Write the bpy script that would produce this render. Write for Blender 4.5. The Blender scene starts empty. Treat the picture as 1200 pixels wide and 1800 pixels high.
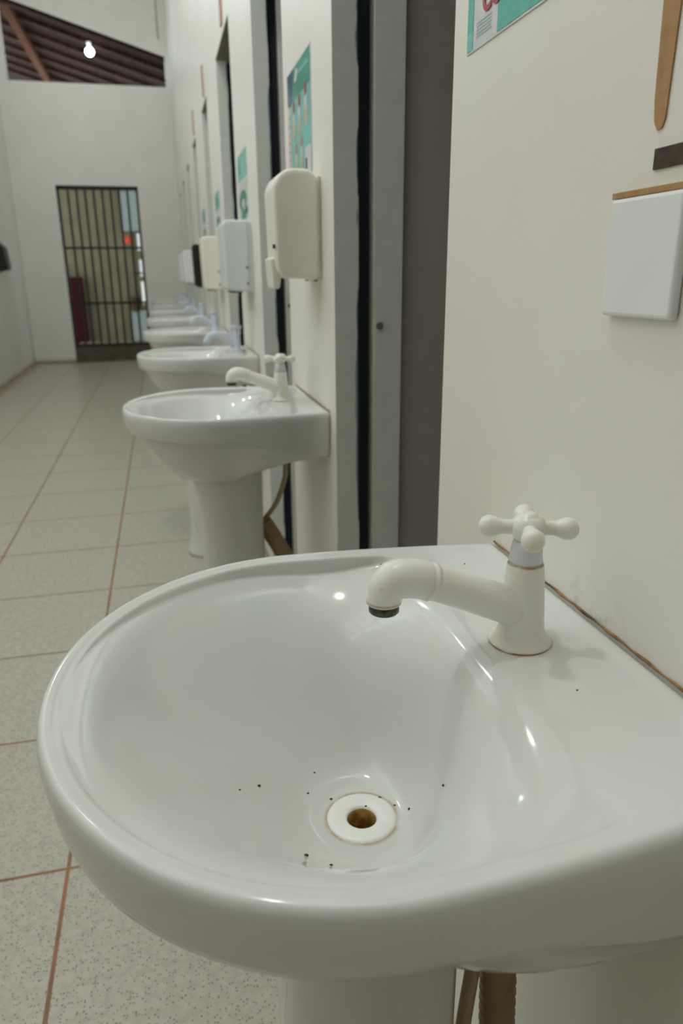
import bpy, math, random
from mathutils import Vector, Matrix, Euler

random.seed(7)
S = bpy.context.scene
COL = S.collection
PI = math.pi

# ------------------------------------------------------------------ camera
F_PX, PITCH, YAW, ROLL = 1265.0, 0.318932, 0.233860, -0.009964
fw0 = Vector((math.sin(YAW), math.cos(YAW), 0)); rt0 = Vector((math.cos(YAW), -math.sin(YAW), 0)); up0 = Vector((0, 0, 1))
fw = fw0 * math.cos(PITCH) - up0 * math.sin(PITCH)
up1 = up0 * math.cos(PITCH) + fw0 * math.sin(PITCH)
rt = rt0 * math.cos(ROLL) + up1 * math.sin(ROLL)
up = up1 * math.cos(ROLL) - rt0 * math.sin(ROLL)
cam_d = bpy.data.cameras.new('camera')
cam = bpy.data.objects.new('camera', cam_d); COL.objects.link(cam)
M = Matrix((rt, up, -fw)).transposed().to_4x4(); M.translation = Vector((0, 0, 1.1))
cam.matrix_world = M
cam_d.sensor_fit = 'VERTICAL'; cam_d.sensor_height = 36.0; cam_d.sensor_width = 24.0
cam_d.lens = 36.0 * F_PX / 1800.0
cam_d.clip_start = 0.02; cam_d.clip_end = 100
cam_d.dof.use_dof = True; cam_d.dof.focus_distance = 0.62; cam_d.dof.aperture_fstop = 7.5
S.camera = cam

# ------------------------------------------------------------------ light and exposure
S.view_settings.view_transform = 'Standard'; S.view_settings.look = 'None'
S.view_settings.gamma = 1.0; S.view_settings.use_curve_mapping = False
S.view_settings.exposure = -0.10
W_ = bpy.data.worlds.new('sky'); S.world = W_; W_.use_nodes = True
bg = W_.node_tree.nodes['Background']
bg.inputs[0].default_value = (0.88, 0.98, 1.05, 1); bg.inputs[1].default_value = 2.7

def bulb(name, loc, watt, rad, col):
    l = bpy.data.lights.new(name, 'POINT'); l.energy = watt; l.shadow_soft_size = rad; l.color = col
    o = bpy.data.objects.new(name, l); o.location = loc; COL.objects.link(o); return o
WARM = (0.98, 1.0, 0.98)
COOL = (0.90, 1.0, 1.03)
for lx, ly, wt, tint in ((-0.25, 1.25, 44, WARM), (-1.0, 3.6, 17, WARM), (-1.1, 5.9, 20, COOL), (-0.95, 8.2, 14, COOL)):
    bulb('corridor_bulb', (lx, ly, 3.8), wt, 0.08, tint)

# ------------------------------------------------------------------ helpers
def lin(c):
    return tuple(((v / 255) / 12.92 if v / 255 <= 0.04045 else ((v / 255 + 0.055) / 1.055) ** 2.4) for v in c)

class MB:
    def __init__(s): s.v = []; s.f = []; s.m = []; s.sm = []
    def face(s, ids, m=0, smooth=False): s.f.append(tuple(ids)); s.m.append(m); s.sm.append(smooth)
    def poly(s, pts, m=0):
        b = len(s.v); s.v += [tuple(p) for p in pts]; s.face(range(b, b + len(pts)), m)
    def box(s, x0, x1, y0, y1, z0, z1, m=0):
        b = len(s.v)
        s.v += [(x0, y0, z0), (x1, y0, z0), (x1, y1, z0), (x0, y1, z0), (x0, y0, z1), (x1, y0, z1), (x1, y1, z1), (x0, y1, z1)]
        for q in ((0, 3, 2, 1), (4, 5, 6, 7), (0, 1, 5, 4), (1, 2, 6, 5), (2, 3, 7, 6), (3, 0, 4, 7)):
            s.face([b + i for i in q], m)
    def loft(s, rings, m=0, smooth=True, cap0=False, cap1=False, closed=True):
        b = len(s.v); n = len(rings[0])
        for r in rings: s.v += [tuple(p) for p in r]
        for i in range(len(rings) - 1):
            for j in range(n if closed else n - 1):
                k = (j + 1) % n
                s.face((b + i * n + j, b + i * n + k, b + (i + 1) * n + k, b + (i + 1) * n + j), m, smooth)
        if cap0: s.face([b + j for j in reversed(range(n))], m, False)
        if cap1: s.face([b + (len(rings) - 1) * n + j for j in range(n)], m, False)
    def lathe(s, prof, c=(0, 0, 0), n=32, m=0, mat=None, cap0=False, cap1=False):
        rings = []
        for r, z in prof:
            ring = []
            for j in range(n):
                a = 2 * PI * j / n
                p = Vector((r * math.cos(a), r * math.sin(a), z))
                if mat: p = mat @ p
                ring.append(p + Vector(c))
            rings.append(ring)
        s.loft(rings, m, True, cap0, cap1)
    def tube(s, pts, rad, n=16, m=0, caps=True):
        P = [Vector(p) for p in pts]
        if not isinstance(rad, (list, tuple)): rad = [rad] * len(P)
        rings = []; prev = None
        for i, p in enumerate(P):
            t = (P[min(i + 1, len(P) - 1)] - P[max(i - 1, 0)]).normalized()
            if prev is None:
                a = Vector((0, 1, 0)) if abs(t.y) < 0.9 else Vector((1, 0, 0))
            else: a = prev
            a = (a - t * a.dot(t)).normalized(); bvec = t.cross(a); prev = a
            rings.append([p + (a * math.cos(2 * PI * j / n) + bvec * math.sin(2 * PI * j / n)) * rad[i] for j in range(n)])
        s.loft(rings, m, True, caps, caps)
    def ball(s, c, r, n=16, m=0, sc=(1, 1, 1)):
        rings = []
        for i in range(n // 2 + 1):
            a = -PI / 2 + PI * i / (n // 2)
            rr = max(math.cos(a), 1e-3) * r
            rings.append([(c[0] + sc[0] * rr * math.cos(2 * PI * j / n), c[1] + sc[1] * rr * math.sin(2 * PI * j / n), c[2] + sc[2] * r * math.sin(a)) for j in range(n)])
        s.loft(rings, m, True, True, True)
    def prism_y(s, xz, y0, y1, m=0):
        b = len(s.v); n = len(xz)
        s.v += [(x, y0, z) for x, z in xz] + [(x, y1, z) for x, z in xz]
        s.face(range(b, b + n), m); s.face([b + n + i for i in reversed(range(n))], m)
        for i in range(n):
            k = (i + 1) % n; s.face((b + k, b + i, b + n + i, b + n + k), m)

def obj(name, mb, mats, parent=None, bevel=0, fix=True, loc=None):
    me = bpy.data.meshes.new(name); me.from_pydata([tuple(v) for v in mb.v], [], mb.f)
    for m_ in (mats if isinstance(mats, (list, tuple)) else [mats]): me.materials.append(m_)
    me.polygons.foreach_set('material_index', mb.m); me.polygons.foreach_set('use_smooth', mb.sm)
    if fix:
        import bmesh
        bm = bmesh.new(); bm.from_mesh(me); bmesh.ops.recalc_face_normals(bm, faces=bm.faces); bm.to_mesh(me); bm.free()
    me.update()
    o = bpy.data.objects.new(name, me); COL.objects.link(o)
    if parent: o.parent = parent
    if loc: o.location = loc
    if bevel:
        b = o.modifiers.new('bevel', 'BEVEL'); b.width = bevel; b.segments = 3; b.limit_method = 'ANGLE'; b.angle_limit = math.radians(40)
        b.harden_normals = False
    return o

def tag(o, label, cat, group=None):
    o['label'] = label; o['category'] = cat
    if group: o['group'] = group
    return o
def thing(name, label, cat, loc=(0, 0, 0), group=None):
    o = bpy.data.objects.new(name, None); COL.objects.link(o); o.location = loc; o.empty_display_size = 0.1
    return tag(o, label, cat, group)
def struct(name, mb, mats, parent=None):
    o = obj(name, mb, mats, parent)
    if not parent: o['kind'] = 'structure'
    return o
def copy_tree(src, loc, label):
    r = src.copy(); COL.objects.link(r); r.location = loc; r['label'] = label
    for ch in list(src.children):
        c = ch.copy(); COL.objects.link(c); c.parent = r
        for g in list(ch.children):
            d = g.copy(); COL.objects.link(d); d.parent = c
    return r

# ------------------------------------------------------------------ materials
class NT:
    def __init__(s, name):
        s.mat = bpy.data.materials.new(name); s.mat.use_nodes = True
        s.t = s.mat.node_tree; s.b = s.t.nodes['Principled BSDF']
    def n(s, typ, **kw):
        x = s.t.nodes.new(typ)
        for k, v in kw.items(): setattr(x, k, v)
        return x
    def link(s, a, b): s.t.links.new(a, b)
    def val(s, sock, v):
        if hasattr(v, 'is_output') or isinstance(v, bpy.types.NodeSocket): s.link(v, sock)
        else: sock.default_value = v
    def math(s, op, a, b=0.0, c=0.0, clamp=False):
        x = s.n('ShaderNodeMath', operation=op); x.use_clamp = clamp
        s.val(x.inputs[0], a); s.val(x.inputs[1], b); s.val(x.inputs[2], c)
        return x.outputs[0]
    def coords(s):
        tc = s.n('ShaderNodeTexCoord'); sp = s.n('ShaderNodeSeparateXYZ'); s.link(tc.outputs['Object'], sp.inputs[0])
        return tc.outputs['Object'], sp.outputs[0], sp.outputs[1], sp.outputs[2]
    def noise(s, vec, scale, detail=3, rough=0.55):
        x = s.n('ShaderNodeTexNoise'); s.link(vec, x.inputs['Vector'])
        x.inputs['Scale'].default_value = scale; x.inputs['Detail'].default_value = detail; x.inputs['Roughness'].default_value = rough
        return x.outputs['Fac']
    def step(s, v, a, b):
        x = s.n('ShaderNodeMapRange', interpolation_type='SMOOTHSTEP'); s.val(x.inputs[0], v)
        x.inputs[1].default_value = a; x.inputs[2].default_value = b
        return x.outputs[0]
    def mix(s, f, a, b):
        x = s.n('ShaderNodeMix', data_type='RGBA'); s.val(x.inputs[0], f)
        for i, c in ((6, a), (7, b)):
            if isinstance(c, tuple): x.inputs[i].default_value = (*c[:3], 1)
            else: s.link(c, x.inputs[i])
        return x.outputs[2]
    def bump(s, h, strength, dist=0.001):
        x = s.n('ShaderNodeBump'); x.inputs['Strength'].default_value = strength; x.inputs['Distance'].default_value = dist
        s.link(h, x.inputs['Height']); s.link(x.outputs[0], s.b.inputs['Normal'])
    def color(s, c): 
        if isinstance(c, tuple): s.b.inputs['Base Color'].default_value = (*c[:3], 1)
        else: s.link(c, s.b.inputs['Base Color'])
    def set(s, rough=0.5, metal=0.0, spec=0.5, coat=0.0):
        s.b.inputs['Roughness'].default_value = rough; s.b.inputs['Metallic'].default_value = metal
        s.b.inputs['Specular IOR Level'].default_value = spec; s.b.inputs['Coat Weight'].default_value = coat
        return s.mat

def simple(name, rgb, rough=0.5, metal=0.0, var=0.06, scale=30, spec=0.5, coat=0.0):
    t = NT(name); o, x, y, z = t.coords()
    c = lin(rgb); d = tuple(v * (1 - var * 2) for v in c)
    t.color(t.mix(t.step(t.noise(o, scale), 0.35, 0.7), c, d))
    return t.set(rough, metal, spec, coat)

def mat_wall():
    t = NT('painted_plaster'); o, x, y, z = t.coords()
    c = t.mix(t.step(t.noise(o, 3.0, 4), 0.35, 0.7), lin((246, 243, 235)), lin((242, 238, 229)))
    # tap handle's soft shadow painted as brownish smudges above the first basin's back edge
    dz = t.math('ABSOLUTE', t.math('SUBTRACT', z, 0.828)); dy = t.math('ABSOLUTE', t.math('SUBTRACT', y, 0.49))
    m = t.math('MULTIPLY', t.step(dz, 0.03, 0.0), t.step(dy, 0.06, 0.0))
    m = t.math('MULTIPLY', m, t.step(t.noise(o, 45, 3), 0.45, 0.75))
    c = t.mix(t.math('MULTIPLY', m, 0.5), c, lin((120, 110, 85)))
    # brown grime where the wall meets the floor
    m2 = t.math('MULTIPLY', t.step(z, 0.07, 0.01), t.step(t.noise(o, 9, 4), 0.25, 0.5))
    c = t.mix(t.math('MULTIPLY', m2, 0.75), c, lin((140, 98, 60)))
    t.color(c); t.bump(t.noise(o, 120, 3), 0.05, 0.001)
    return t.set(0.38)
def mat_floor():
    t = NT('speckled_floor_tile'); o, x, y, z = t.coords()
    P = 0.455
    gx = t.math('ABSOLUTE', t.math('SUBTRACT', t.math('FRACT', t.math('DIVIDE', t.math('ADD', x, 0.267 + P * 40.5), P)), 0.5))
    gy = t.math('ABSOLUTE', t.math('SUBTRACT', t.math('FRACT', t.math('DIVIDE', t.math('ADD', y, -1.216 + P * 40.5), P)), 0.5))
    line = t.math('MAXIMUM', t.step(t.math('MULTIPLY', gx, P), 0.0042, 0.0030), t.step(t.math('MULTIPLY', gy, P), 0.0042, 0.0030))
    base = t.mix(t.step(t.noise(o, 60, 4), 0.35, 0.7), lin((202, 198, 184)), lin((188, 184, 170)))
    v = t.n('ShaderNodeTexVoronoi'); v.inputs['Scale'].default_value = 210; t.link(o, v.inputs['Vector'])
    sep = t.n('ShaderNodeSeparateColor'); t.link(v.outputs['Color'], sep.inputs[0])
    sp = t.math('MULTIPLY', t.step(v.outputs['Distance'], 0.42, 0.28), t.math('GREATER_THAN', sep.outputs[0], 0.62))
    base = t.mix(t.math('MULTIPLY', sp, 0.75), base, t.mix(sep.outputs[1], lin((92, 84, 68)), lin((140, 120, 92))))
    grout = t.mix(t.step(t.noise(o, 14, 4), 0.3, 0.7), lin((172, 108, 50)), lin((134, 86, 42)))
    base = t.mix(line, base, grout)
    # brown wash-water stain along the foot of the left and end walls
    edge = t.math('MAXIMUM', t.step(x, -1.52, -1.67), t.math('MULTIPLY', t.step(y, 10.1, 10.42), t.step(x, -0.9, -1.2)))
    t.color(t.mix(t.math('MULTIPLY', edge, t.math('MULTIPLY', t.step(t.noise(o, 4, 4), 0.3, 0.6), 0.6)), base, lin((158, 118, 72))))
    t.bump(t.math('SUBTRACT', 1.0, line), 0.4, 0.002)
    return t.set(0.33)
def mat_porcelain():
    t = NT('glazed_porcelain'); o, x, y, z = t.coords()
    def ring(cx, cy, r0, r1):
        d = t.math('SQRT', t.math('ADD', t.math('POWER', t.math('SUBTRACT', x, cx), 2.0), t.math('POWER', t.math('SUBTRACT', y, cy), 2.0)))
        return t.math('MULTIPLY', t.step(d, r0 - 0.0005, r0), t.step(d, r1, r0))
    c = t.mix(t.step(t.noise(o, 6, 3), 0.4, 0.7), lin((226, 227, 222)), lin((223, 223, 216)))
    nz = t.step(t.noise(o, 60, 3), 0.25, 0.6)
    hi = t.step(z, 0.60, 0.62)
    r1 = t.math('MULTIPLY', t.math('MULTIPLY', ring(-0.206, 0.0, 0.029, 0.0335), nz), 0.75)
    r2 = t.math('MULTIPLY', t.math('MULTIPLY', ring(-0.073, 0.0, 0.0235, 0.0275), nz), 1.0)
    m = t.math('MULTIPLY', t.math('MAXIMUM', r1, r2), hi)
    c = t.mix(m, c, lin((182, 136, 78)))
    # faint tea-coloured smear on the front slope of the bowl
    ex = t.math('DIVIDE', t.math('SUBTRACT', x, -0.235), 0.016); ey = t.math('DIVIDE', t.math('SUBTRACT', y, -0.088), 0.006)
    e = t.step(t.math('ADD', t.math('MULTIPLY', ex, ex), t.math('MULTIPLY', ey, ey)), 1.0, 0.3)
    c = t.mix(t.math('MULTIPLY', e, 0.22), c, lin((214, 170, 110)))
    t.color(c)
    return t.set(0.11, 0, 0.5, 0.15)
def mat_tap():
    t = NT('aged_white_plastic'); o, x, y, z = t.coords()
    c = t.mix(t.step(t.noise(o, 26, 3), 0.50, 0.72), lin((246, 244, 236)), lin((240, 230, 206)))
    c = t.mix(t.math('MULTIPLY', t.step(t.noise(o, 75, 2), 0.70, 0.78), 0.7), c, lin((198, 160, 92)))
    # rust where the flange meets the basin, round the nozzle lip and under the collar
    st = t.math('MAXIMUM', t.step(z, 0.8178, 0.8166), t.math('MULTIPLY', t.math('MULTIPLY', t.step(z, 0.8832, 0.8846), t.step(z, 0.8852, 0.8849)), t.step(x, -0.094, -0.092)))
    lipm = t.math('MULTIPLY', t.math('MULTIPLY', t.step(z, 0.8672, 0.8662), t.step(z, 0.8644, 0.8652)), t.step(x, -0.172, -0.173))
    st = t.math('MAXIMUM', st, t.math('MULTIPLY', lipm, 0.6))
    c = t.mix(t.math('MULTIPLY', st, t.step(t.noise(o, 70, 3), 0.2, 0.6)), c, lin((184, 128, 66)))
    t.color(c)
    return t.set(0.28)
def mat_jamb():
    t = NT('grey_door_paint'); o, x, y, z = t.coords()
    c = t.mix(t.step(t.noise(o, 25, 4), 0.35, 0.7), lin((238, 242, 234)), lin((233, 237, 229)))
    edge = t.step(x, 0.3725, 0.3842)
    mp = t.n('ShaderNodeMapping'); mp.inputs['Scale'].default_value = (60, 1, 7); t.link(o, mp.inputs['Vector'])
    chip = t.step(t.math('ADD', t.noise(mp.outputs[0], 1.0, 5), t.math('MULTIPLY', edge, 0.28)), 0.68, 0.73)
    c = t.mix(t.math('MULTIPLY', chip, edge), c, lin((40, 62, 92)))
    t.color(c)
    return t.set(0.45)

WALL = mat_wall(); FLOOR = mat_floor(); PORC = mat_porcelain(); TAPM = mat_tap(); JAMB = mat_jamb()
GREY = simple('grey_steel_paint', (240, 242, 234), 0.45, 0, 0.025); GREY2 = simple('grey_partition_paint', (182, 176, 166), 0.6, 0, 0.025)
NAVY = simple('navy_door_paint', (20, 28, 46), 0.5, 0, 0.025); LINTEL = simple('lintel_render', (140, 136, 118), 0.8)
COLLAR = simple('bluish_plastic', (228, 231, 234), 0.22, 0, 0.012); AER = simple('tarnished_aerator', (92, 96, 76), 0.35, 0.6, 0.3, 300)
BLUEP = simple('pale_blue_plastic', (214, 222, 236), 0.3, 0, 0.012)
DRAINW = simple('white_drain_plastic', (252, 251, 245), 0.3, 0, 0.02)
RUST = simple('rust_stained_pipe', (206, 158, 80), 0.55, 0, 0.3, 90)
SLUDGE = simple('drain_sludge', (74, 44, 20), 0.4, 0, 0.4, 200)
HOSE = simple('tan_hose', (196, 170, 136), 0.5); PIPE = simple('tan_waste_pipe', (170, 142, 106), 0.55)
BEAD = simple('brown_sealant', (166, 122, 70), 0.6, 0, 0.4, 40)
CREAM = simple('cream_plastic', (246, 242, 230), 0.35, 0, 0.012); WHITEP = simple('white_plastic', (246, 248, 246), 0.3, 0, 0.012)
BLUISH = simple('bluish_white_plastic', (226, 231, 227), 0.35, 0, 0.012); BLACKP = simple('black_plastic', (22, 18, 16), 0.35, 0, 0.012)
DARK = simple('dark_slot', (40, 36, 32), 0.6); SCREWM = simple('grey_screw', (140, 136, 124), 0.45, 0.4)
TAPE1 = simple('tan_adhesive', (190, 148, 98), 0.7, 0, 0.12, 60); TAPE2 = simple('dark_brown_adhesive', (74, 50, 24), 0.6, 0, 0.35, 120)
TEAL = simple('teal_print', (58, 184, 172), 0.25, 0, 0.06, 60); TEALL = simple('light_teal_print', (112, 206, 200), 0.25, 0, 0.06, 60)
TEALD = simple('deep_teal_print', (18, 160, 136), 0.22); BLUEPR = simple('dark_blue_print', (32, 84, 118), 0.2)
PAPER = simple('poster_paper', (222, 224, 224), 0.3); PINKP = simple('pale_pink_print', (226, 214, 212), 0.3)
REDPR = simple('red_print', (178, 26, 36), 0.4); SKINP = simple('beige_print', (220, 190, 146), 0.3); INK = simple('black_print', (40, 40, 44), 0.4)
FADED = simple('faded_teal_ink', (150, 196, 200), 0.3); PINKR = simple('faded_red_print', (208, 120, 124), 0.3)
IRON = simple('dark_iron_paint', (36, 36, 40), 0.6, 0.0); STEPM = simple('brown_step_tile', (104, 90, 70), 0.55, 0, 0.15, 12)
OLIVE = simple('olive_wall_paint', (106, 100, 78), 0.9, 0, 0.08, 3, 0.1); MAROON = simple('maroon_paint', (46, 10, 12), 0.8, 0, 0.06, 30, 0.1)
PALEB = simple('pale_blue_paint', (128, 140, 132), 0.7); ORANGE = simple('orange_red_paint', (200, 62, 26), 0.6)
WOOD = simple('dark_roof_wood', (60, 38, 24), 0.9, 0, 0.25, 12, 0.1); WOODL = simple('orange_roof_beam', (88, 52, 28), 0.9, 0, 0.2, 14, 0.1)
ROOFT = simple('clay_roof_tile', (46, 28, 18), 0.9, 0, 0.3, 8, 0.1); PLAQ = simple('red_brown_plaque', (184, 142, 126), 0.5)
BACKW = simple('low_bounce_brown', (120, 108, 90), 0.7, 0, 0.05, 5)  # unseen wall behind the camera, coloured dark to cut bounce onto the sink fronts
SPECK = simple('brown_crumb', (96, 70, 42), 0.8)
CEIL = simple('white_ceiling_paint', (226, 228, 222), 0.7, 0, 0.03, 4)

# ------------------------------------------------------------------ the room
W = 0.335          # face of the wall that carries the sinks
YE = 10.45         # end wall
H_ = 4.7
SEG = [(-2.6, 0.852), (1.45, 1.975), (2.53, 3.18), (3.80, 4.52), (4.95, 5.78), (6.20, 7.02), (7.42, 8.24), (8.64, 9.42), (9.80, YE)]
mb = MB(); mb.box(-1.85, 2.0, -2.6, 13.2, -0.1, 0.0); struct('floor', mb, FLOOR)
mb = MB()
for a, b in SEG:
    mb.box(W, 0.384, a, b, 0, H_)
    mb.box(0.416, 0.473, a, b, 0, H_)
    if a > 0: mb.box(0.384, 0.416, a + 0.34, b, 0, H_)
    else: mb.box(0.384, 0.416, a, b, 0, H_)
for i in range(len(SEG) - 1):
    mb.box(W, 0.473, SEG[i][1], SEG[i + 1][0], 2.04, H_)
    mb.box(0.384, 0.416, SEG[i + 1][0], SEG[i + 1][0] + 0.34, 2.04, H_)
struct('wall_right', mb, WALL)
mb = MB(); mb.box(-1.83, -1.68, -2.6, YE, 0, 2.5); mb.box(-1.83, -1.68, 4.6, YE, 2.5, H_); mb.box(-1.83, -1.68, -2.6, 0.1, 2.5, H_)
for k in range(10):                                # pierced vent band high in the left wall lets the daylight in
    mb.box(-1.80, -1.71, 0.1 + k * 0.47, 0.1 + k * 0.47 + 0.12, 2.5, H_)
for k in range(1, 4): mb.box(-1.80, -1.71, 0.1, 4.6, 2.5 + k * 0.55 - 0.06, 2.5 + k * 0.55 + 0.06)
struct('wall_left', mb, WALL)
mb = MB(); mb.box(-1.83, 2.0, -2.75, -2.6, 0, H_); struct('wall_behind', mb, BACKW)
mb = MB(); mb.box(-1.83, 0.6, -2.75, YE, H_, H_ + 0.1); struct('ceiling', mb, CEIL)
mb = MB()
y0, y1 = YE, YE + 0.15
for xz in ([(-1.83, 0), (-1.17, 0), (-1.17, 2.2), (-1.83, 2.2)], [(-0.17, 0), (0.473, 0), (0.473, 2.2), (-0.17, 2.2)],
           [(-1.83, 2.2), (0.473, 2.2), (0.473, 3.345), (-1.83, 3.345)], [(-1.83, 3.345), (-1.57, 3.345), (-1.57, 4.9), (-1.83, 4.9)],
           [(0.289, 3.345), (0.6, 3.345), (0.6, 4.9), (0.289, 4.9)], [(-1.57, 4.22), (0.289, 3.677), (0.289, 4.9), (-1.57, 4.9)]):
    mb.prism_y(xz, y0, y1)
struct('wall_end', mb, WALL)
mb = MB(); mb.prism_y([(-1.57, 4.22), (-1.57, 4.18), (0.289, 3.637), (0.289, 3.677)], YE + 0.004, y1); struct('trim_2', mb, WOOD)
mb = MB(); mb.tube([(0.235, YE - 0.006, 3.86), (0.232, YE - 0.006, 4.1), (0.24, YE - 0.006, 4.66)], 0.006, 8); tag(obj('cable', mb, PLAQ), 'thin cable running up the end wall beside the roof opening', 'cable')
# stalls behind the wall
mb = MB(); mb.box(1.6, 1.7, -2.6, YE, 0, 2.6); mb.box(0.473, 1.7, -2.6, YE, 2.6, 2.7)
for a, b in SEG[1:]: mb.box(0.473, 1.6, a + 0.006, a + 0.07, 0, 2.6)
struct('wall_stalls', mb, GREY2)
for i, (a, b) in enumerate(SEG[1:], 1):
    mb = MB(); mb.box(W, 0.384, a - 0.004, a, 0, 2.04)
    d = obj('door_%d' % i, mb, JAMB); d['kind'] = 'structure'
    mb = MB(); mb.box(0.386, 0.414, a + 0.03, a + 0.335, 0.005, 2.035); obj('sliding_leaf', mb, NAVY, d)
    mb = MB(); mb.box(0.416, 0.474, a - 0.004, a, 0, 2.04); obj('steel_post', mb, GREY, d)
    mb = MB(); mb.box(W, 0.473, SEG[i - 1][1], a, 2.036, 2.04); obj('head_lining', mb, LINTEL, d)
    R = Matrix.Rotation(PI / 2, 4, 'X')
    mb = MB(); mb.lathe([(0.002, 0.0), (0.006, 0.0), (0.007, 0.003), (0.0075, 0.006)], (0.4265, a - 0.004 - 0.0, 1.0), 16, 0, R, True, True)
    obj('latch', mb, SCREWM, d)

# ------------------------------------------------------------------ sinks
CU = 0.25
N = 176
def outer_poly():
    pts = []
    for i in range(0, 41):
        u = 0.23 * i / 40; pts.append((u, 0.231 - 0.024 * max(0.0, (0.23 - u) / 0.23) ** 1.8))
    for i in range(1, 120):
        a = PI / 2 * i / 60
        pts.append((0.23 + 0.21 * math.sin(a), 0.231 * math.cos(a)))
    for i in range(40, -1, -1):
        u = 0.23 * i / 40; pts.append((u, -0.231 + 0.024 * max(0.0, (0.23 - u) / 0.23) ** 1.8))
    for i in range(1, 40): pts.append((0.0, -0.207 + 0.414 * i / 40))
    return pts
OP = outer_poly()
corner = math.atan2(0.207, -CU)
ANG = sorted([2 * PI * i / N - PI for i in range(N)] + [corner, -corner, corner - 0.03, corner + 0.03, -corner + 0.03, -corner - 0.03])
def ray_poly(ang):
    dx, dy = math.cos(ang), math.sin(ang); best = 9
    for i in range(len(OP)):
        x1, y1 = OP[i][0] - CU, OP[i][1]; x2, y2 = OP[(i + 1) % len(OP)][0] - CU, OP[(i + 1) % len(OP)][1]
        ex, ey = x2 - x1, y2 - y1; den = dx * ey - dy * ex
        if abs(den) < 1e-12: continue
        t = (x1 * ey - y1 * ex) / den; s = (x1 * dy - y1 * dx) / den
        if t > 0 and -1e-6 <= s <= 1 + 1e-6: best = min(best, t)
    return best
def dist_poly(px, py):
    best = 9
    for i in range(len(OP)):
        x1, y1 = OP[i]; x2, y2 = OP[(i + 1) % len(OP)]
        ex, ey = x2 - x1, y2 - y1; l2 = ex * ex + ey * ey
        t = max(0, min(1, ((px - x1) * ex + (py - y1) * ey) / l2)) if l2 else 0
        best = min(best, math.hypot(px - x1 - t * ex, py - y1 - t * ey))
    return best
R_OUT = [ray_poly(a) for a in ANG]
def inset(d):
    out = []
    for a, r in zip(ANG, R_OUT):
        lo, hi = r * 0.5, r
        for _ in range(16):
            mid = (lo + hi) / 2
            if dist_poly(CU + mid * math.cos(a), mid * math.sin(a)) > d: lo = mid
            else: hi = mid
        out.append(lo)
    return out
def r_in(a):                      # edge of the bowl, an oval a little squarer at the back
    ca, sa = math.cos(a), math.sin(a)
    A = 0.150 if ca > 0 else 0.124
    n = 2.0 if ca > 0 else 2.15
    return 1.0 / ((abs(ca) / A) ** n + (abs(sa) / 0.172) ** n) ** (1 / n)
RI = [r_in(a) for a in ANG]
DU = 0.206                        # drain, measured from the wall
RIMZ, BD, DZ = 0.82, 0.1495, 0.0025
def ring_r(rs, z):
    return [(-(CU + r * math.cos(a)), r * math.sin(a), z) for a, r in zip(ANG, rs)]
def bowl_drop(s, k=0.06):
    s = max(0.0, (s - 0.24) / 0.76)
    h = 1 - (math.sqrt(s * s + 0.09) - 0.3) / (math.sqrt(1.09) - 0.3)
    f = k * math.log(1 + math.exp(h / k)) if h / k < 40 else h
    return f / (k * math.log(1 + math.exp(1 / k)))
def rearness(a):
    return (0.5 - 0.5 * math.cos(a)) ** 1.5
def diag(a): return math.exp(-((abs(a) - 2.1) / 0.5) ** 2)
def k_at(a): return 0.08 + 0.14 * abs(math.sin(a)) ** 1.5 + 0.04 * (0.5 - 0.5 * math.cos(a)) + 0.20 * diag(a)
KA = [k_at(a) for a in ANG]
def bowl_ring(s):
    o = []
    e = min(1, max(0, 1 - s) / 0.72); e = e * e * (3 - 2 * e)
    cu = CU + (DU - CU) * e
    for a, r, k in zip(ANG, RI, KA): o.append((-(cu + s * r * math.cos(a)), s * r * math.sin(a), RIMZ - DZ - BD * bowl_drop(s, k)))
    return o
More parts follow.
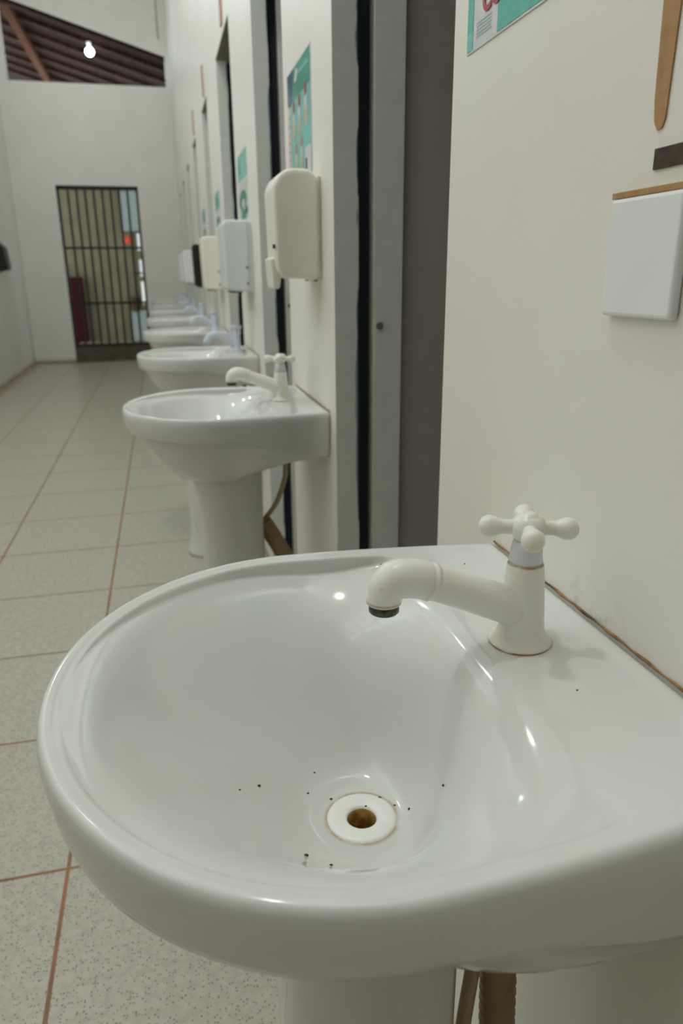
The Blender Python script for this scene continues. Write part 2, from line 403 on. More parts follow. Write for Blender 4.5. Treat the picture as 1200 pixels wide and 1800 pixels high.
def build_basin():
    rings = []
    throat = [(-(DU + 0.0125 * math.cos(a)), 0.0125 * math.sin(a), 0.643) for a in ANG]
    rings.append(throat)
    REAR = []
    for a, r in zip(ANG, R_OUT):
        w = 1 - max(0, min(1, (CU + r * math.cos(a) - 0.02) / 0.20)); REAR.append(w * w * (3 - 2 * w))
    # underside: a cone-like belly in front, a squarer block at the back
    for s in (0.0, 0.12, 0.24, 0.36, 0.48, 0.60, 0.71, 0.81, 0.89, 0.95, 0.985, 1.0):
        ring = []
        for a, r, w in zip(ANG, R_OUT, REAR):
            n = 1.4 + 2.6 * w
            rb = 0.085; ro = r - 0.026 + 0.0065 * w
            rr = rb + (ro - rb) * s
            zb = 0.645 + 0.066 * w * min(1.0, s / 0.4); zt = 0.768 - 0.048 * w
            z = zt - (zt - zb) * max(0.0, 1 - s ** n) ** (1 / n)
            ring.append((-(CU + (0.225 - CU) * (1 - s) + rr * math.cos(a)), rr * math.sin(a), z))
        rings.append(ring)
    # outer band; at the back its foot draws in
    for df, dr, zf, zr_ in ((0.016, 0.018, 0.7665, 0.7205), (0.009, 0.0155, 0.768, 0.7225), (0.0055, 0.0135, 0.772, 0.7275), (0.0035, 0.010, 0.779, 0.744), (0.0012, 0.0045, 0.793, 0.776), (0.0, 0.0008, 0.804, 0.801)):
        ring = []
        for a, r, w in zip(ANG, R_OUT, REAR):
            wall = 1 if abs(a) > corner else 0
            d = (df + (dr - df) * w) * (0 if wall else 1)
            ring.append((-(CU + (r - d) * math.cos(a)), (r - d) * math.sin(a), zf + (zr_ - zf) * w))
        rings.append(ring)
    def lip(d):
        full = inset(d); thin = inset(d * 0.62)
        return [t + (f - t) * rearness(a) for a, f, t in zip(ANG, full, thin)]
    for d, z in ((0.0003, 0.8105), (0.0014, 0.8148), (0.0035, 0.8180), (0.0065, 0.8196), (0.0095, 0.8200), (0.013, 0.8196), (0.017, 0.8186), (0.021, 0.8177), (0.025, 0.8172)):
        rings.append(ring_r(lip(d), z))
    base = lip(0.025)
    smax = [min(1.16 + 0.32 * diag(a), (b_ - 0.0015) / q) for a, b_, q in zip(ANG, base, RI)]
    ztop = [RIMZ - DZ - BD * bowl_drop(m_, k) for m_, k in zip(smax, KA)]
    for k in (0.25, 0.55, 0.8, 1.0):
        ring = []
        for a, b_, q, m_, zz in zip(ANG, base, RI, smax, ztop):
            r = b_ + (m_ * q - b_) * k
            ring.append((-(CU + r * math.cos(a)), r * math.sin(a), 0.8172 + (zz - 0.8172) * k))
        rings.append(ring)
    for f in (0.85, 0.7, 0.55, 0.4, 0.27, 0.13, 0.0):
        ring = []
        for a, q, m_, k in zip(ANG, RI, smax, KA):
            s = 1 + (m_ - 1) * f
            ring.append((-(CU + s * q * math.cos(a)), s * q * math.sin(a), RIMZ - DZ - BD * bowl_drop(s, k)))
        rings.append(ring)
    for s in (0.985, 0.97, 0.95, 0.93, 0.905, 0.88, 0.85, 0.81, 0.76, 0.70, 0.63, 0.56, 0.49, 0.42, 0.36, 0.31, 0.27, 0.23, 0.19): rings.append(bowl_ring(s))
    rings.append([(-(DU + 0.0125 * math.cos(a)), 0.0125 * math.sin(a), RIMZ - DZ - BD - 0.0005) for a in ANG])
    rings.append([(-(DU + 0.0125 * math.cos(a)), 0.0125 * math.sin(a), 0.655) for a in ANG])
    rings.append(throat)
    mb = MB(); mb.loft(rings, 0, True, False, False)
    return mb

def build_pedestal():
    rings = []
    for z, A, B, c in ((0.0, 0.098, 0.098, 0.21), (0.018, 0.098, 0.098, 0.21), (0.03, 0.090, 0.090, 0.21), (0.07, 0.083, 0.083, 0.209), (0.2, 0.078, 0.080, 0.208), (0.42, 0.075, 0.078, 0.207), (0.56, 0.076, 0.079, 0.208), (0.63, 0.082, 0.084, 0.212), (0.662, 0.090, 0.090, 0.22)):
        ring = []
        for j in range(64):
            a = 2 * PI * j / 64; ca, sa = math.cos(a), math.sin(a)
            n = 2.2 if ca > 0 else 3.6
            r = 1 / ((abs(ca) / A) ** n + (abs(sa) / B) ** n) ** (1 / n)
            ring.append((-(c + r * ca), r * sa, z))
        rings.append(ring)
    mb = MB(); mb.loft(rings, 0, True, True, False); return mb

TU = -0.073
def build_tap_a():
    d = {}
    mb = MB()
    mb.lathe([(0.004, 0.8150), (0.0250, 0.8150), (0.0252, 0.8172), (0.0242, 0.8190), (0.0205, 0.8225), (0.0186, 0.828), (0.0176, 0.838), (0.0168, 0.852), (0.0156, 0.870), (0.0143, 0.8835), (0.0136, 0.8850), (0.004, 0.8850)], (TU, 0, 0), 40, 0, None, True, True)
    d['body'] = mb
    mb = MB(); mb.lathe([(0.004, 0.885), (0.0130, 0.885), (0.0131, 0.8875), (0.0122, 0.8960), (0.0108, 0.9030), (0.004, 0.9032)], (TU, 0, 0), 32, 0, None, True, True); d['collar'] = mb
    mb = MB(); mb.lathe([(0.003, 0.9032), (0.0090, 0.9034), (0.0115, 0.9060), (0.0135, 0.9100), (0.0138, 0.9150), (0.0120, 0.9200), (0.0085, 0.9228), (0.0070, 0.9232), (0.0060, 0.9250), (0.002, 0.9255)], (TU, 0, 0), 32, 0, None, True, True)
    for k in range(4):
        a = math.radians(-21 + 90 * k); ca, sa = math.cos(a), math.sin(a); z = 0.9135
        prof = [(0.008, 0.0062), (0.014, 0.0058), (0.019, 0.0056), (0.0225, 0.0066), (0.0255, 0.0080), (0.0290, 0.0089), (0.0325, 0.0085), (0.0355, 0.0066), (0.0374, 0.0036), (0.0380, 0.0008)]
        mb.tube([(TU + t * ca, t * sa, z) for t, r in prof], [r for t, r in prof], 20)
    d['handle'] = mb
    mb = MB()
    P = [(-0.074, 0.8445, 0.0158), (-0.085, 0.8490, 0.0156), (-0.100, 0.8555, 0.0152), (-0.125, 0.8660, 0.0144), (-0.148, 0.8752, 0.0138), (-0.1505, 0.8761, 0.0138), (-0.151, 0.8764, 0.0152), (-0.1535, 0.8774, 0.0152), (-0.154, 0.8776, 0.0142), (-0.1555, 0.8782, 0.0142), (-0.156, 0.8784, 0.0150), (-0.160, 0.8797, 0.0150),
         (-0.168, 0.8818, 0.0156), (-0.175, 0.8824, 0.0157), (-0.181, 0.8808, 0.0155), (-0.1855, 0.8770, 0.0150), (-0.188, 0.8720, 0.0140), (-0.1885, 0.8665, 0.0134), (-0.1885, 0.8640, 0.0134), (-0.1885, 0.8636, 0.0120)]
    mb.tube([(x, 0, z) for x, z, r in P], [r for x, z, r in P], 28)
    d['spout'] = mb
    mb = MB(); mb.lathe([(0.0085, 0.8565), (0.0105, 0.8560), (0.0116, 0.8572), (0.0116, 0.8640), (0.004, 0.8642)], (-0.1885, 0, 0), 28, 0, None, True, True); d['aerator'] = mb
    return d
def build_tap_b():
    d = {}
    mb = MB(); mb.lathe([(0.004, 0.815), (0.025, 0.815), (0.024, 0.819), (0.0185, 0.826), (0.0165, 0.845), (0.0135, 0.885), (0.012, 0.897), (0.003, 0.898)], (-0.06, 0, 0), 28, 0, None, True, True); d['body'] = mb
    mb = MB(); mb.tube([(-0.06, 0, 0.897), (-0.06, 0, 0.912)], 0.011, 20)
    mb.tube([(-0.082, 0.0, 0.909), (-0.06, 0, 0.911), (-0.038, 0.0, 0.909)], [0.0065, 0.008, 0.0065], 16)
    mb.tube([(-0.06, -0.024, 0.909), (-0.06, 0, 0.911), (-0.06, 0.024, 0.909)], [0.0065, 0.008, 0.0065], 16); d['handle'] = mb
    P = [(-0.065, 0.835, 0.013), (-0.080, 0.852, 0.0125), (-0.097, 0.870, 0.012), (-0.115, 0.882, 0.012), (-0.132, 0.886, 0.012), (-0.150, 0.884, 0.012), (-0.164, 0.876, 0.0122), (-0.173, 0.864, 0.0125), (-0.176, 0.855, 0.0125), (-0.176, 0.852, 0.011)]
    mb = MB(); mb.tube([(x, 0, z) for x, z, r in P], [r for x, z, r in P], 20); d['spout'] = mb
    return d
BASIN = build_basin(); PED = build_pedestal(); TA = build_tap_a(); TB = build_tap_b()
def corrugated(pts, r, n=60):
    P = [Vector(p) for p in pts]; out = []; rad = []
    for i in range(n + 1):
        t = i / n * (len(P) - 1); k = min(int(t), len(P) - 2); out.append(P[k].lerp(P[k + 1], t - k)); rad.append(r + (0.0022 if i % 2 else -0.0012))
    return out, rad
def smooth_path(pts, n=24):
    P = [Vector(p) for p in pts]; P = [P[0] * 2 - P[1]] + P + [P[-1] * 2 - P[-2]]; out = []
    for i in range(1, len(P) - 2):
        for k in range(n // (len(P) - 3)):
            t = k / (n // (len(P) - 3)); a, b, c, d = P[i - 1], P[i], P[i + 1], P[i + 2]
            out.append(0.5 * ((2 * b) + (c - a) * t + (2 * a - 5 * b + 4 * c - d) * t * t + (-a + 3 * b - 3 * c + d) * t ** 3))
    out.append(P[-2]); return out
def make_sink(y, label, kind):
    t = thing('pedestal_sink', label, 'sink', (W - 0.001, y, 0), 'row of pedestal sinks along the corridor wall')
    b = obj('basin', BASIN, PORC, t)
    mb = MB()
    FZ = RIMZ - DZ - BD - 0.6725
    mb.lathe([(r_, z_ + FZ) for r_, z_ in [(0.0118, 0.634), (0.0118, 0.6700), (0.0128, 0.6728), (0.0150, 0.6738), (0.0200, 0.6744), (0.0262, 0.6742), (0.0288, 0.6732), (0.0294, 0.6712), (0.0290, 0.6690)]], (-DU, 0, 0), 48)
    dr = obj('drain', mb, DRAINW, b)
    mb = MB(); mb.lathe([(0.0117, 0.6715 + FZ), (0.0110, 0.670 + FZ), (0.0108, 0.630), (0.0112, 0.629)], (-DU, 0, 0), 32); obj('drain_sleeve', mb, RUST, b)
    mb = MB(); mb.lathe([(0.0003, 0.6335), (0.005, 0.6340), (0.0108, 0.6330)], (-DU, 0, 0), 24, 0, None, True)
    for k in range(5): mb.ball((-DU + 0.006 * math.cos(k * 1.3), 0.006 * math.sin(k * 1.3), 0.6360), 0.0024, 8)
    obj('drain_strainer', mb, SLUDGE, b)
    obj('pedestal', PED, PORC, t)
    if kind == 'a':
        tp = obj('tap', TA['body'], TAPM, t); obj('handle', TA['handle'], TAPM, tp); obj('spout', TA['spout'], TAPM, tp)
        c = obj('collar', TA['collar'], COLLAR, tp); c['label'] = 'bluish white collar under the handle'
        a = obj('aerator', TA['aerator'], AER, tp); a['label'] = 'tarnished metal aerator'
    else:
        tp = obj('tap', TB['body'], BLUEP, t); obj('handle', TB['handle'], BLUEP, tp); obj('spout', TB['spout'], BLUEP, tp)
    if y < 1:
        mb = MB(); mb.tube(smooth_path([(-0.072, 0, 0.80), (-0.085, 0, 0.66), (-0.097, -0.005, 0.50), (-0.108, -0.012, 0.42), (-0.118, -0.015, 0.30)]), 0.0072, 14); obj('supply_hose', mb, HOSE, t)
        pts, rad = corrugated([(-0.078, 0, 0.70), (-0.075, -0.008, 0.50), (-0.072, -0.010, 0.40), (-0.06, -0.008, 0.30), (0.0, 0, 0.25)], 0.0155); mb = MB(); mb.tube(pts, rad, 20); obj('waste_pipe', mb, PIPE, t)
    else:
      mb = MB(); mb.tube(smooth_path([(-0.070, 0, 0.80), (-0.068, 0, 0.66), (-0.072, 0, 0.62), (-0.095, 0, 0.56), (-0.125, 0, 0.52), (-0.145, 0, 0.49)]), 0.0062, 14); obj('supply_hose', mb, HOSE, t)
      pts, rad = corrugated([(-0.13, 0, 0.515), (-0.105, 0, 0.470), (-0.07, 0, 0.40), (-0.035, 0, 0.34), (0.0, 0, 0.315)], 0.020); mb = MB(); mb.tube(pts, rad, 20); obj('waste_pipe', mb, PIPE, t)
    mb = MB(); pts = [(0.0, -0.206 + 0.412 * i / 40, 0.8200 + 0.0004 * math.sin(i * 1.9)) for i in range(41)]
    mb.tube(pts, [0.0005 + 0.0008 * abs(math.sin(i * 0.77)) for i in range(41)], 8); obj('sealant_bead', mb, BEAD, t)
    return t
s1 = make_sink(0.475, 'nearest white pedestal sink, seen from above, with stained drain and crumbs in the bowl', 'a')
SY = [0.475, 1.705, 2.89, 4.12, 5.34, 6.56, 7.78, 9.0]
make_sink(1.705, 'second white pedestal sink, just beyond the nearest grey doorway, with straight white tap', 'a')
s3 = make_sink(2.89, 'third white pedestal sink from the camera, with pale blue curved tap', 'b')
for y, l in zip(SY[3:], ('fourth pedestal sink from the camera, below the cream paper towel dispenser', 'fifth pedestal sink from the camera, below the black dispenser',
                         'sixth pedestal sink from the camera, below the larger far white dispenser', 'seventh pedestal sink from the camera, second from the end wall',
                         'last pedestal sink, farthest down the row beside the end wall')):
    copy_tree(s3, (W - 0.001, y, 0), l)
# crumbs in the first bowl
mb = MB()
def bowl_z(x, y):
    u, v = W - x, y - 0.475; best = None
    lo, hi = 0.165, 1.0
    for _ in range(30):
        s = (lo + hi) / 2; e = min(1, (1 - s) / 0.72); e = e * e * (3 - 2 * e); cu = CU + (DU - CU) * e; a = math.atan2(v, u - cu)
        if math.hypot(v, u - cu) > s * r_in(a): lo = s
        else: hi = s
    return RIMZ - DZ - BD * bowl_drop(s, k_at(a))
for x, y, r in ((0.047, 0.497, 0.0011), (0.090, 0.510, 0.0008), (0.109, 0.503, 0.0009), (0.150, 0.494, 0.0012), (0.072, 0.422, 0.0013), (0.089, 0.414, 0.0010), (0.105, 0.404, 0.0009), (0.169, 0.470, 0.0010), (0.18, 0.425, 0.0010), (0.136, 0.487, 0.0009), (0.03, 0.48, 0.0007), (0.10, 0.53, 0.0006), (0.16, 0.482, 0.0008)):
    r *= 1.25; mb.ball((x - W, y - 0.475, bowl_z(x, y) + r * 0.3), r, 8, 0, (1.3, 0.9, 0.7))
for x, y in ((0.268, 0.398), (0.288, 0.42), (0.283, 0.639), (0.20, 0.66)): mb.ball((x - W, y - 0.475, 0.8156), 0.0008, 8, 0, (1.2, 1, 0.6))
o = obj('crumbs', mb, SPECK, s1); o['kind'] = 'stuff'

# ------------------------------------------------------------------ dispensers on the wall
def rounded_profile(pts, rads, n=8):
    """polygon with rounded corners, in (depth, z)"""
    out = []; L = len(pts)
    for i in range(L):
        p = Vector(pts[i]); a = Vector(pts[i - 1]); b = Vector(pts[(i + 1) % L]); r = rads[i]
        if r <= 0: out.append(tuple(p)); continue
        da = (a - p).normalized(); db = (b - p).normalized(); ang = da.angle(db); t = r / math.tan(ang / 2)
        s, e = p + da * t, p + db * t; c = p + (da + db).normalized() * (r / math.sin(ang / 2))
        a0 = math.atan2(s.y - c.y, s.x - c.x); a1 = math.atan2(e.y - c.y, e.x - c.x)
        while a1 - a0 > PI: a1 -= 2 * PI
        while a1 - a0 < -PI: a1 += 2 * PI
        for k in range(n + 1):
            q = a0 + (a1 - a0) * k / n; out.append((c.x + r * math.cos(q), c.y + r * math.sin(q)))
    return out
def shell(prof, y0, y1, m=0, mb=None):
    mb = mb or MB(); b = [( -d, z) for d, z in prof]; mb.prism_y(b, y0, y1, m); return mb
def soap_dispenser(y, label):
    t = thing('soap_dispenser', label, 'dispenser', (W, y, 1.09), 'wall dispensers above the sinks')
    pr = rounded_profile([(0.004, 0.0), (0.090, 0.004), (0.097, 0.030), (0.100, 0.215), (0.004, 0.212)], [0.012, 0.022, 0.02, 0.045, 0.03], 10)
    obj('cover', shell(pr, -0.065, 0.065), CREAM, t, 0.010)
    mb = MB(); mb.box(-0.006, 0.0, -0.058, 0.058, -0.004, 0.200); obj('back_plate', mb, CREAM, t, 0.002)
    pr = rounded_profile([(0.080, 0.035), (0.088, -0.018), (0.102, -0.018), (0.106, 0.050)], [0.004, 0.006, 0.006, 0.006], 5)
    obj('push_lever', shell(pr, -0.045, 0.045), CREAM, t, 0.004)
    mb = MB(); mb.box(-0.1012, -0.0985, -0.060, -0.048, 0.062, 0.070); k = obj('lock_slot', mb, DARK, t); k['label'] = 'dark lock slot'
    for yy in (-0.050, 0.050):
        mb = MB(); mb.lathe([(0.0005, 0), (0.004, 0), (0.0035, 0.003)], (-0.012, yy, -0.0035), 12, 0, None, True, True); obj('screw', mb, SCREWM, t)
    return t
def towel_dispenser(y, z, h, m, label, dep=0.105, w=0.24):
    t = thing('towel_dispenser', label, 'dispenser', (W, y, z), 'wall dispensers above the sinks')
    pr = rounded_profile([(0.012, 0.0), (dep - 0.006, 0.006), (dep, h), (0.012, h)], [0.012, 0.016, 0.022, 0.01], 8)
    obj('cover', shell(pr, -w / 2, w / 2), m, t, 0.010)
    mb = MB(); mb.box(-0.013, 0.0, -w / 2 + 0.006, w / 2 - 0.006, 0.002, h - 0.006); obj('back_plate', mb, m, t, 0.002)
    mb = MB(); mb.box(-dep * 0.75, -dep * 0.35, -w * 0.32, w * 0.32, -0.002, 0.004); obj('paper_slot', mb, DARK, t)
    for zz in (0.03, h * 0.35):
        mb = MB(); mb.lathe([(0.0005, 0), (0.005, 0), (0.0045, 0.003)], (-0.022, -w / 2 - 0.0, zz), 12, 0, Matrix.Rotation(PI / 2, 4, 'X'), True, True); obj('screw', mb, SCREWM, t)
    return t
soap_dispenser(1.62, 'rounded off-white soap dispenser with push lever above the second sink')
towel_dispenser(2.86, 1.042, 0.245, BLUISH, 'bluish white boxy towel dispenser above the third sink')
towel_dispenser(4.17, 1.025, 0.27, CREAM, 'cream boxy towel dispenser beside the black one')
towel_dispenser(5.34, 1.025, 0.28, BLACKP, 'black dispenser on the wall among the white ones', 0.10, 0.13)
towel_dispenser(6.56, 1.04, 0.26, WHITEP, 'white towel dispenser just beyond the black one', 0.13)
towel_dispenser(7.80, 1.04, 0.26, WHITEP, 'farthest white towel dispenser, peeking out behind the one before it', 0.13)
t = thing('wall_dispenser', 'dark rounded dispenser on the left wall, cut by the photo edge', 'dispenser', (-1.68, 9.0, 1.17))
pr = [(-d, z) for d, z in rounded_profile([(0.0, 0.0), (0.10, 0.0), (0.08, 0.24), (0.0, 0.33)], [0.0, 0.04, 0.05, 0.0], 6)]
obj('cover', shell(pr, -0.12, 0.10), BLACKP, t, 0.01)
mb = MB(); mb.box(0.0, 0.004, -0.13, 0.11, -0.01, 0.33); obj('back_plate', mb, BLACKP, t)

# ------------------------------------------------------------------ plate and adhesive beside the first sink
t = thing('wall_plate', 'square white plastic wall plate at the right edge, above the nearest sink', 'wall plate', (W, 0.470, 1.110))
pr = MB(); pr.box(-0.008, 0.0, -0.0405, 0.0405, -0.0415, 0.0400); obj('plate', pr, WHITEP, t, 0.003)
mb = MB(); mb.box(-0.007, -0.001, -0.0405, 0.0405, 0.0400, 0.0440); k = obj('adhesive_strip', mb, TAPE1, t); k['label'] = 'tan adhesive strip along the top'
mb = MB()
pts = [(-0.0, 0.466 + 0.0065, 1.45), (0, 0.4655, 1.45), (0, 0.4655, 1.262), (0, 0.468, 1.196), (0, 0.4705, 1.191), (0, 0.4755, 1.190), (0, 0.4795, 1.196), (0, 0.4815, 1.210), (0, 0.4835, 1.262), (0, 0.4835, 1.45)]
pts = [(0, y_, z_) for _, y_, z_ in pts[1:]]
b = len(mb.v)
for xx in (W - 0.0012, W): mb.v += [(xx, p[1], p[2]) for p in pts]
n = len(pts); mb.face(range(b, b + n)); mb.face([b + n + i for i in reversed(range(n))])
for i in range(n): mb.face((b + i, b + (i + 1) % n, b + n + (i + 1) % n, b + n + i))
o = obj('adhesive_strip', mb, TAPE1); tag(o, 'long upright tan strip of old adhesive on the wall above the white plate', 'tape')
mb = MB(); mb.box(W - 0.0015, W, 0.405, 0.4745, 1.1655, 1.1785); o = obj('adhesive_strip', mb, TAPE2); tag(o, 'short level dark brown strip of adhesive just above the white plate', 'tape')

# ------------------------------------------------------------------ posters
def sheet(mb, y0, y1, z0, z1, lift, m):
    """flat print on the wall; y runs away from the camera"""
    x = W - 0.001 - lift
    mb.poly([(x, y0, z0), (x, y1, z0), (x, y1, z1), (x, y0, z1)], m)
def blob(mb, yc, zc, ry, rz, lift, m, n=16):
    x = W - 0.001 - lift
    mb.poly([(x, yc + ry * math.cos(2 * PI * k / n), zc + rz * math.sin(2 * PI * k / n)) for k in range(n)], m)
# poster above the first sink: only its lower corner is in view
t = thing('poster', 'teal and white poster at the top edge, above the nearest sink', 'poster', (0, 0, 0), 'hand washing posters')
mb = MB(); mb.box(W - 0.0012, W, 0.53, 0.8135, 1.3165, 1.56, 0)
sheet(mb, 0.798, 0.8125, 1.335, 1.556, 0.0005, 1); sheet(mb, 0.798, 0.8125, 1.3185, 1.335, 0.0005, 2)
sheet(mb, 0.54, 0.740, 1.3185, 1.556, 0.0005, 1)
blob(mb, 0.67, 1.336, 0.016, 0.012, 0.0008, 2); blob(mb, 0.62, 1.33, 0.018, 0.012, 0.0008, 2)
for k in range(5): sheet(mb, 0.753 + 0.002 * (k % 2), 0.789, 1.3385 - k * 0.0030, 1.3395 - k * 0.0030, 0.0006, 3)
obj('sheet', mb, [PAPER, TEAL, TEALL, FADED], t)
cu = bpy.data.curves.new('lettering', 'FONT'); cu.body = 'CO'; cu.size = 0.029; cu.extrude = 0.0002; cu.offset = 0.0011
tmp = bpy.data.objects.new('lettering_curve', cu); COL.objects.link(tmp)
dg = bpy.context.evaluated_depsgraph_get(); me = bpy.data.meshes.new_from_object(tmp.evaluated_get(dg))
bpy.data.objects.remove(tmp)
me.materials.clear(); me.materials.append(REDPR)
o = bpy.data.objects.new('lettering', me); COL.objects.link(o); o.parent = t; o['label'] = 'bold red letters'
o.matrix_world = Matrix(((0, 0, -1, W - 0.0022), (-1, 0, 0, 0.775), (0, 1, 0, 1.3445), (0, 0, 0, 1)))

def poster(y0, y1, z0, z1, label, seed, detail=True):
    t = thing('poster', label, 'poster', (0, 0, 0), 'hand washing posters')
    w, h = y1 - y0, z1 - z0
    Y = lambda f: y1 - f * w          # f: 0 at the far (left) edge
    Z = lambda f: z0 + f * h
    mb = MB(); mb.box(W - 0.0012, W, y0, y1, z0, z1, 0)
    def sh(a, b, c, d, l, m): sheet(mb, Y(b), Y(a), Z(c), Z(d), l, m)
    if detail:
        sh(0.14, 0.985, 0.02, 0.80, 0.0004, 1)                # light teal field
        sh(0.10, 0.985, 0.72, 0.985, 0.0005, 2)               # deep teal heading
        x = W - 0.0018
        mb.poly([(x, Y(0.02), Z(0.72)), (x, Y(0.20), Z(0.70)), (x, Y(0.30), Z(0.985)), (x, Y(0.02), Z(0.985))], 3)
        mb.poly([(x, Y(0.33), Z(0.86)), (x, Y(0.44), Z(0.85)), (x, Y(0.50), Z(0.93)), (x, Y(0.42), Z(0.965))], 0)  # white highlight streak drawn into the heading
        mb.poly([(x, Y(0.50), Z(0.885)), (x, Y(0.93), Z(0.875)), (x, Y(0.93), Z(0.905)), (x, Y(0.52), Z(0.915))], 1)
        sh(0.015, 0.13, 0.03, 0.70, 0.0005, 4)                # pale margin with small red print
        for k in range(8): sh(0.03, 0.11, 0.08 + k * 0.075, 0.10 + k * 0.075, 0.0008, 8)
        for f, zc, s, rr in ((0.30, 0.59, 1.0, 5), (0.54, 0.60, 1.0, 5), (0.80, 0.63, 1.05, 5), (0.36, 0.23, 0.9, 8), (0.60, 0.26, 0.9, 8)):
            blob(mb, Y(f), Z(zc - 0.11 * s), 0.055 * w * s, 0.10 * h * s, 0.0008, 6)
            blob(mb, Y(f), Z(zc - 0.02 * s), 0.05 * w * s, 0.07 * h * s, 0.0009, 0)
            blob(mb, Y(f), Z(zc + 0.07 * s), 0.045 * w * s, 0.055 * h * s, 0.0010, rr)
        sh(0.74, 0.985, 0.02, 0.24, 0.0008, 0); sh(0.76, 0.82, 0.05, 0.15, 0.0011, 7)
    else:
        sh(0.02, 0.98, 0.60, 0.98, 0.0005, 1); sh(0.02, 0.35, 0.70, 0.9, 0.0007, 2)
        sh(0.02, 0.98, 0.42, 0.60, 0.0005, 0)
        blob(mb, Y(0.45), Z(0.30), 0.40 * w, 0.15 * h, 0.0007, 2); blob(mb, Y(0.5), Z(0.24), 0.16 * w, 0.08 * h, 0.0009, 4)
        sh(0.25, 0.75, 0.02, 0.15, 0.0007, 2); blob(mb, Y(0.82), Z(0.13), 0.09 * w, 0.06 * h, 0.0009, 7)
    obj('sheet', mb, [PAPER, TEALL, TEALD, BLUEPR, PINKP, REDPR, SKINP, INK, PINKR], t)
    return t
poster(1.635, 1.915, 1.305, 1.545, 'teal hand washing poster above the rounded soap dispenser', 1)
poster(2.79, 3.09, 1.298, 1.535, 'pale teal poster above the bluish towel dispenser', 2, False)
poster(4.02, 4.30, 1.30, 1.52, 'small teal poster above the cream towel dispenser', 3, False)
poster(5.22, 5.50, 1.31, 1.53, 'far teal poster above the black dispenser', 4, False)

# plaques over the farther doorways
for (y, z), l in zip(((3.42, 2.145), (4.68, 2.145), (5.88, 2.145)), ('narrow red-brown plaque above the third doorway', 'narrow red-brown plaque above the fourth doorway', 'narrow red-brown plaque above the fifth doorway')):
    mb = MB(); mb.box(W - 0.006, W, y - 0.035, y + 0.035, z - 0.075, z + 0.075); o = obj('door_plaque', mb, PLAQ); tag(o, l, 'plaque', 'plaques over the doorways')

# ------------------------------------------------------------------ gate in the end wall and what lies behind
mb = MB(); mb.box(-1.17, -0.17, YE, YE + 0.9, 0, 0.10); mb.box(-1.17, -0.17, YE + 0.02, YE + 0.9, 0.10, 0.20)
struct('trim_1', mb, STEPM)
t = thing('iron_gate', 'dark iron bar gate closed in the doorway of the end wall', 'gate', (-0.67, YE + 0.06, 0.20))
mb = MB()
mb.box(-0.5, -0.47, -0.02, 0.02, 0, 2.0); mb.box(0.47, 0.5, -0.02, 0.02, 0, 2.0); mb.box(-0.5, 0.5, -0.02, 0.02, 1.955, 2.0); mb.box(-0.5, 0.5, -0.02, 0.02, 0, 0.035)
obj('gate_frame', mb, IRON, t)
for zz in (0.55, 1.245):
    mb = MB(); mb.box(-0.47, 0.47, -0.012, 0.012, zz, zz + 0.028); obj('rail', mb, IRON, t)
for k in range(8):
    x = -0.47 + 0.94 * (k + 1) / 9 
    mb = MB(); mb.box(x - 0.014, x + 0.014, -0.010, 0.010, 0.03, 1.96); obj('bar', mb, IRON, t)
mb = MB(); mb.box(0.38, 0.47, -0.03, 0.03, 0.93, 0.95); obj('bolt', mb, IRON, t)
mb = MB(); mb.box(-3.2, 2.6, 13.0, 13.15, 0, 2.9); struct('wall_yard', mb, OLIVE)
mb = MB(); mb.box(-1.56, -1.20, 12.75, 12.95, 0.0, 1.10); o = obj('cabinet', mb, MAROON, None, 0.01); tag(o, 'tall dark maroon cabinet behind the left side of the gate', 'cabinet')
mb = MB(); mb.box(-0.52, 0.5, 12.95, 12.998, 1.80, 2.62); o = obj('window_panel', mb, PALEB, None, 0.004); tag(o, 'pale blue panel high on the wall behind the right side of the gate', 'panel')
mb = MB(); mb.box(-0.50, 0.5, 12.95, 12.998, 0.06, 0.56); o = obj('low_panel', mb, PALEB, None, 0.004); tag(o, 'pale blue panel low on the wall behind the right side of the gate', 'panel')
for z0, z1, l in ((1.50, 1.76, 'upper white sheet pinned to the wall behind the gate'), (1.10, 1.36, 'middle white sheet pinned to the wall behind the gate'), (0.66, 1.02, 'lowest white sheet pinned to the wall behind the gate')):
    mb = MB(); mb.box(-0.29, -0.10, 12.93, 12.945, z0, z1); o = obj('paper_sheet', mb, PAPER if z0 > 1.05 else CREAM); tag(o, l, 'paper', 'white sheets behind the gate')
mb = MB(); mb.box(-0.32, -0.05, 12.945, 12.998, 0.60, 1.78); o = obj('notice_board', mb, OLIVE); tag(o, 'narrow olive board carrying white sheets behind the gate', 'board')
mb = MB(); mb.box(-0.47, -0.36, 12.90, 12.998, 0.55, 0.78); o = obj('meter_box', mb, SLUDGE, None, 0.006); tag(o, 'small dark brown box on the wall behind the gate', 'box')
mb = MB(); mb.lathe([(0.001, 0.0), (0.058, 0.0), (0.062, 0.006), (0.058, 0.012), (0.001, 0.014)], (-0.43, 12.999, 1.66), 28, 0, Matrix.Rotation(PI / 2, 4, 'X'), True, True)
o = obj('round_sign', mb, ORANGE); tag(o, 'small round orange-red sign behind the gate', 'sign')
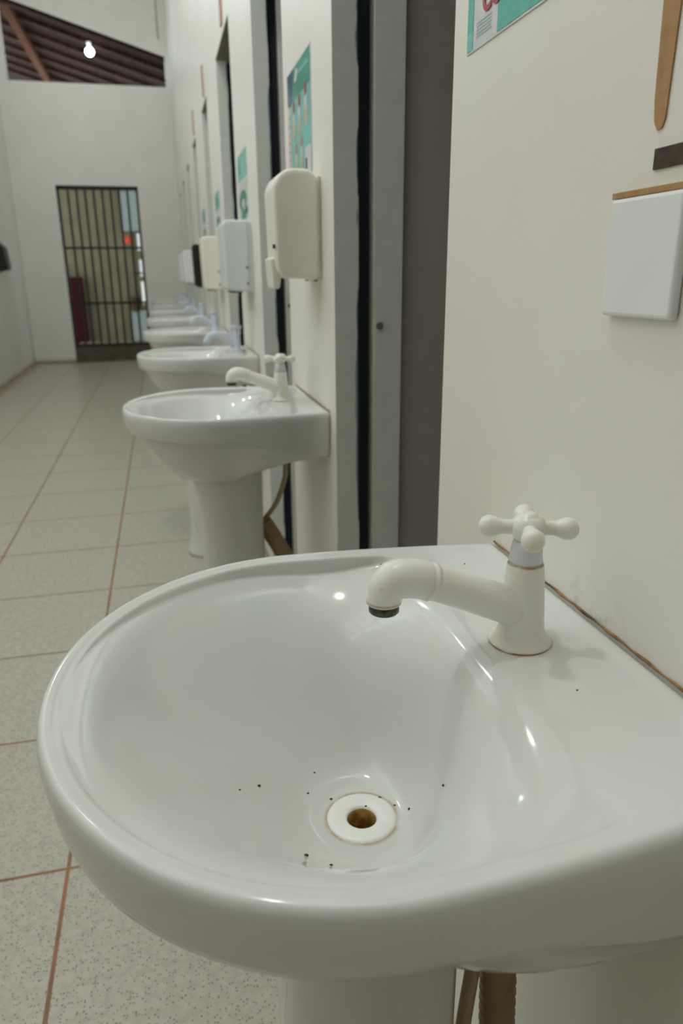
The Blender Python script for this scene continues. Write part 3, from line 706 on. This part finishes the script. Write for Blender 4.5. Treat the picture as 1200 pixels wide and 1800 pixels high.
# roof seen through the opening above the end wall
SL = (4.22 - 3.677) / 1.859
zr = lambda x: 4.22 - SL * (x + 1.57) + 0.06
mb = MB()
for (a, b, c, d) in ((-3.4, 1.6, 10.6, 17.5),):
    mb.v += [(a, c, zr(a) + 0.10), (b, c, zr(b) + 0.10), (b, d, zr(b) + 0.10), (a, d, zr(a) + 0.10), (a, c, zr(a) + 0.16), (b, c, zr(b) + 0.16), (b, d, zr(b) + 0.16), (a, d, zr(a) + 0.16)]
    for q in ((0, 3, 2, 1), (4, 5, 6, 7), (0, 1, 5, 4), (1, 2, 6, 5), (2, 3, 7, 6), (3, 0, 4, 7)): mb.face(q)
struct('roof', mb, ROOFT)
def slope_bar(name, y, w, h, m, label, cat, grp):
    mb = MB(); a, b = -3.3, 1.5
    mb.v += [(a, y, zr(a) + 0.1 - h), (b, y, zr(b) + 0.1 - h), (b, y + w, zr(b) + 0.1 - h), (a, y + w, zr(a) + 0.1 - h), (a, y, zr(a) + 0.1), (b, y, zr(b) + 0.1), (b, y + w, zr(b) + 0.1), (a, y + w, zr(a) + 0.1)]
    for q in ((0, 3, 2, 1), (4, 5, 6, 7), (0, 1, 5, 4), (1, 2, 6, 5), (2, 3, 7, 6), (3, 0, 4, 7)): mb.face(q)
    o = obj(name, mb, m); o['kind'] = 'structure'; return o
for k in range(8): slope_bar('roof_rafter', 10.95 + k * 0.62, 0.10, 0.05, WOOD, None, None, None)
mb = MB(); x = -1.55; mb.box(x - 0.05, x + 0.05, 10.62, 17.3, zr(x) - 0.06, zr(x) + 0.03); o = obj('roof_beam', mb, WOODL); o['kind'] = 'structure'
t = thing('ceiling_bulb', 'glowing white bulb under the dark tiled roof beyond the end wall', 'lamp', (-0.648, 11.53, 3.955))
em = bpy.data.materials.new('lit_bulb'); em.use_nodes = True
em.node_tree.nodes['Principled BSDF'].inputs['Emission Color'].default_value = (0.85, 1.0, 1.0, 1); em.node_tree.nodes['Principled BSDF'].inputs['Emission Strength'].default_value = 18
mb = MB(); mb.ball((0, 0, 0), 0.055, 20); obj('glass_globe', mb, em, t)
mb = MB(); mb.lathe([(0.002, 0.045), (0.022, 0.045), (0.02, 0.09), (0.03, 0.095), (0.03, 0.12), (0.002, 0.12)], (0, 0, 0), 16, 0, None, True, True); obj('bulb_holder', mb, WHITEP, t)
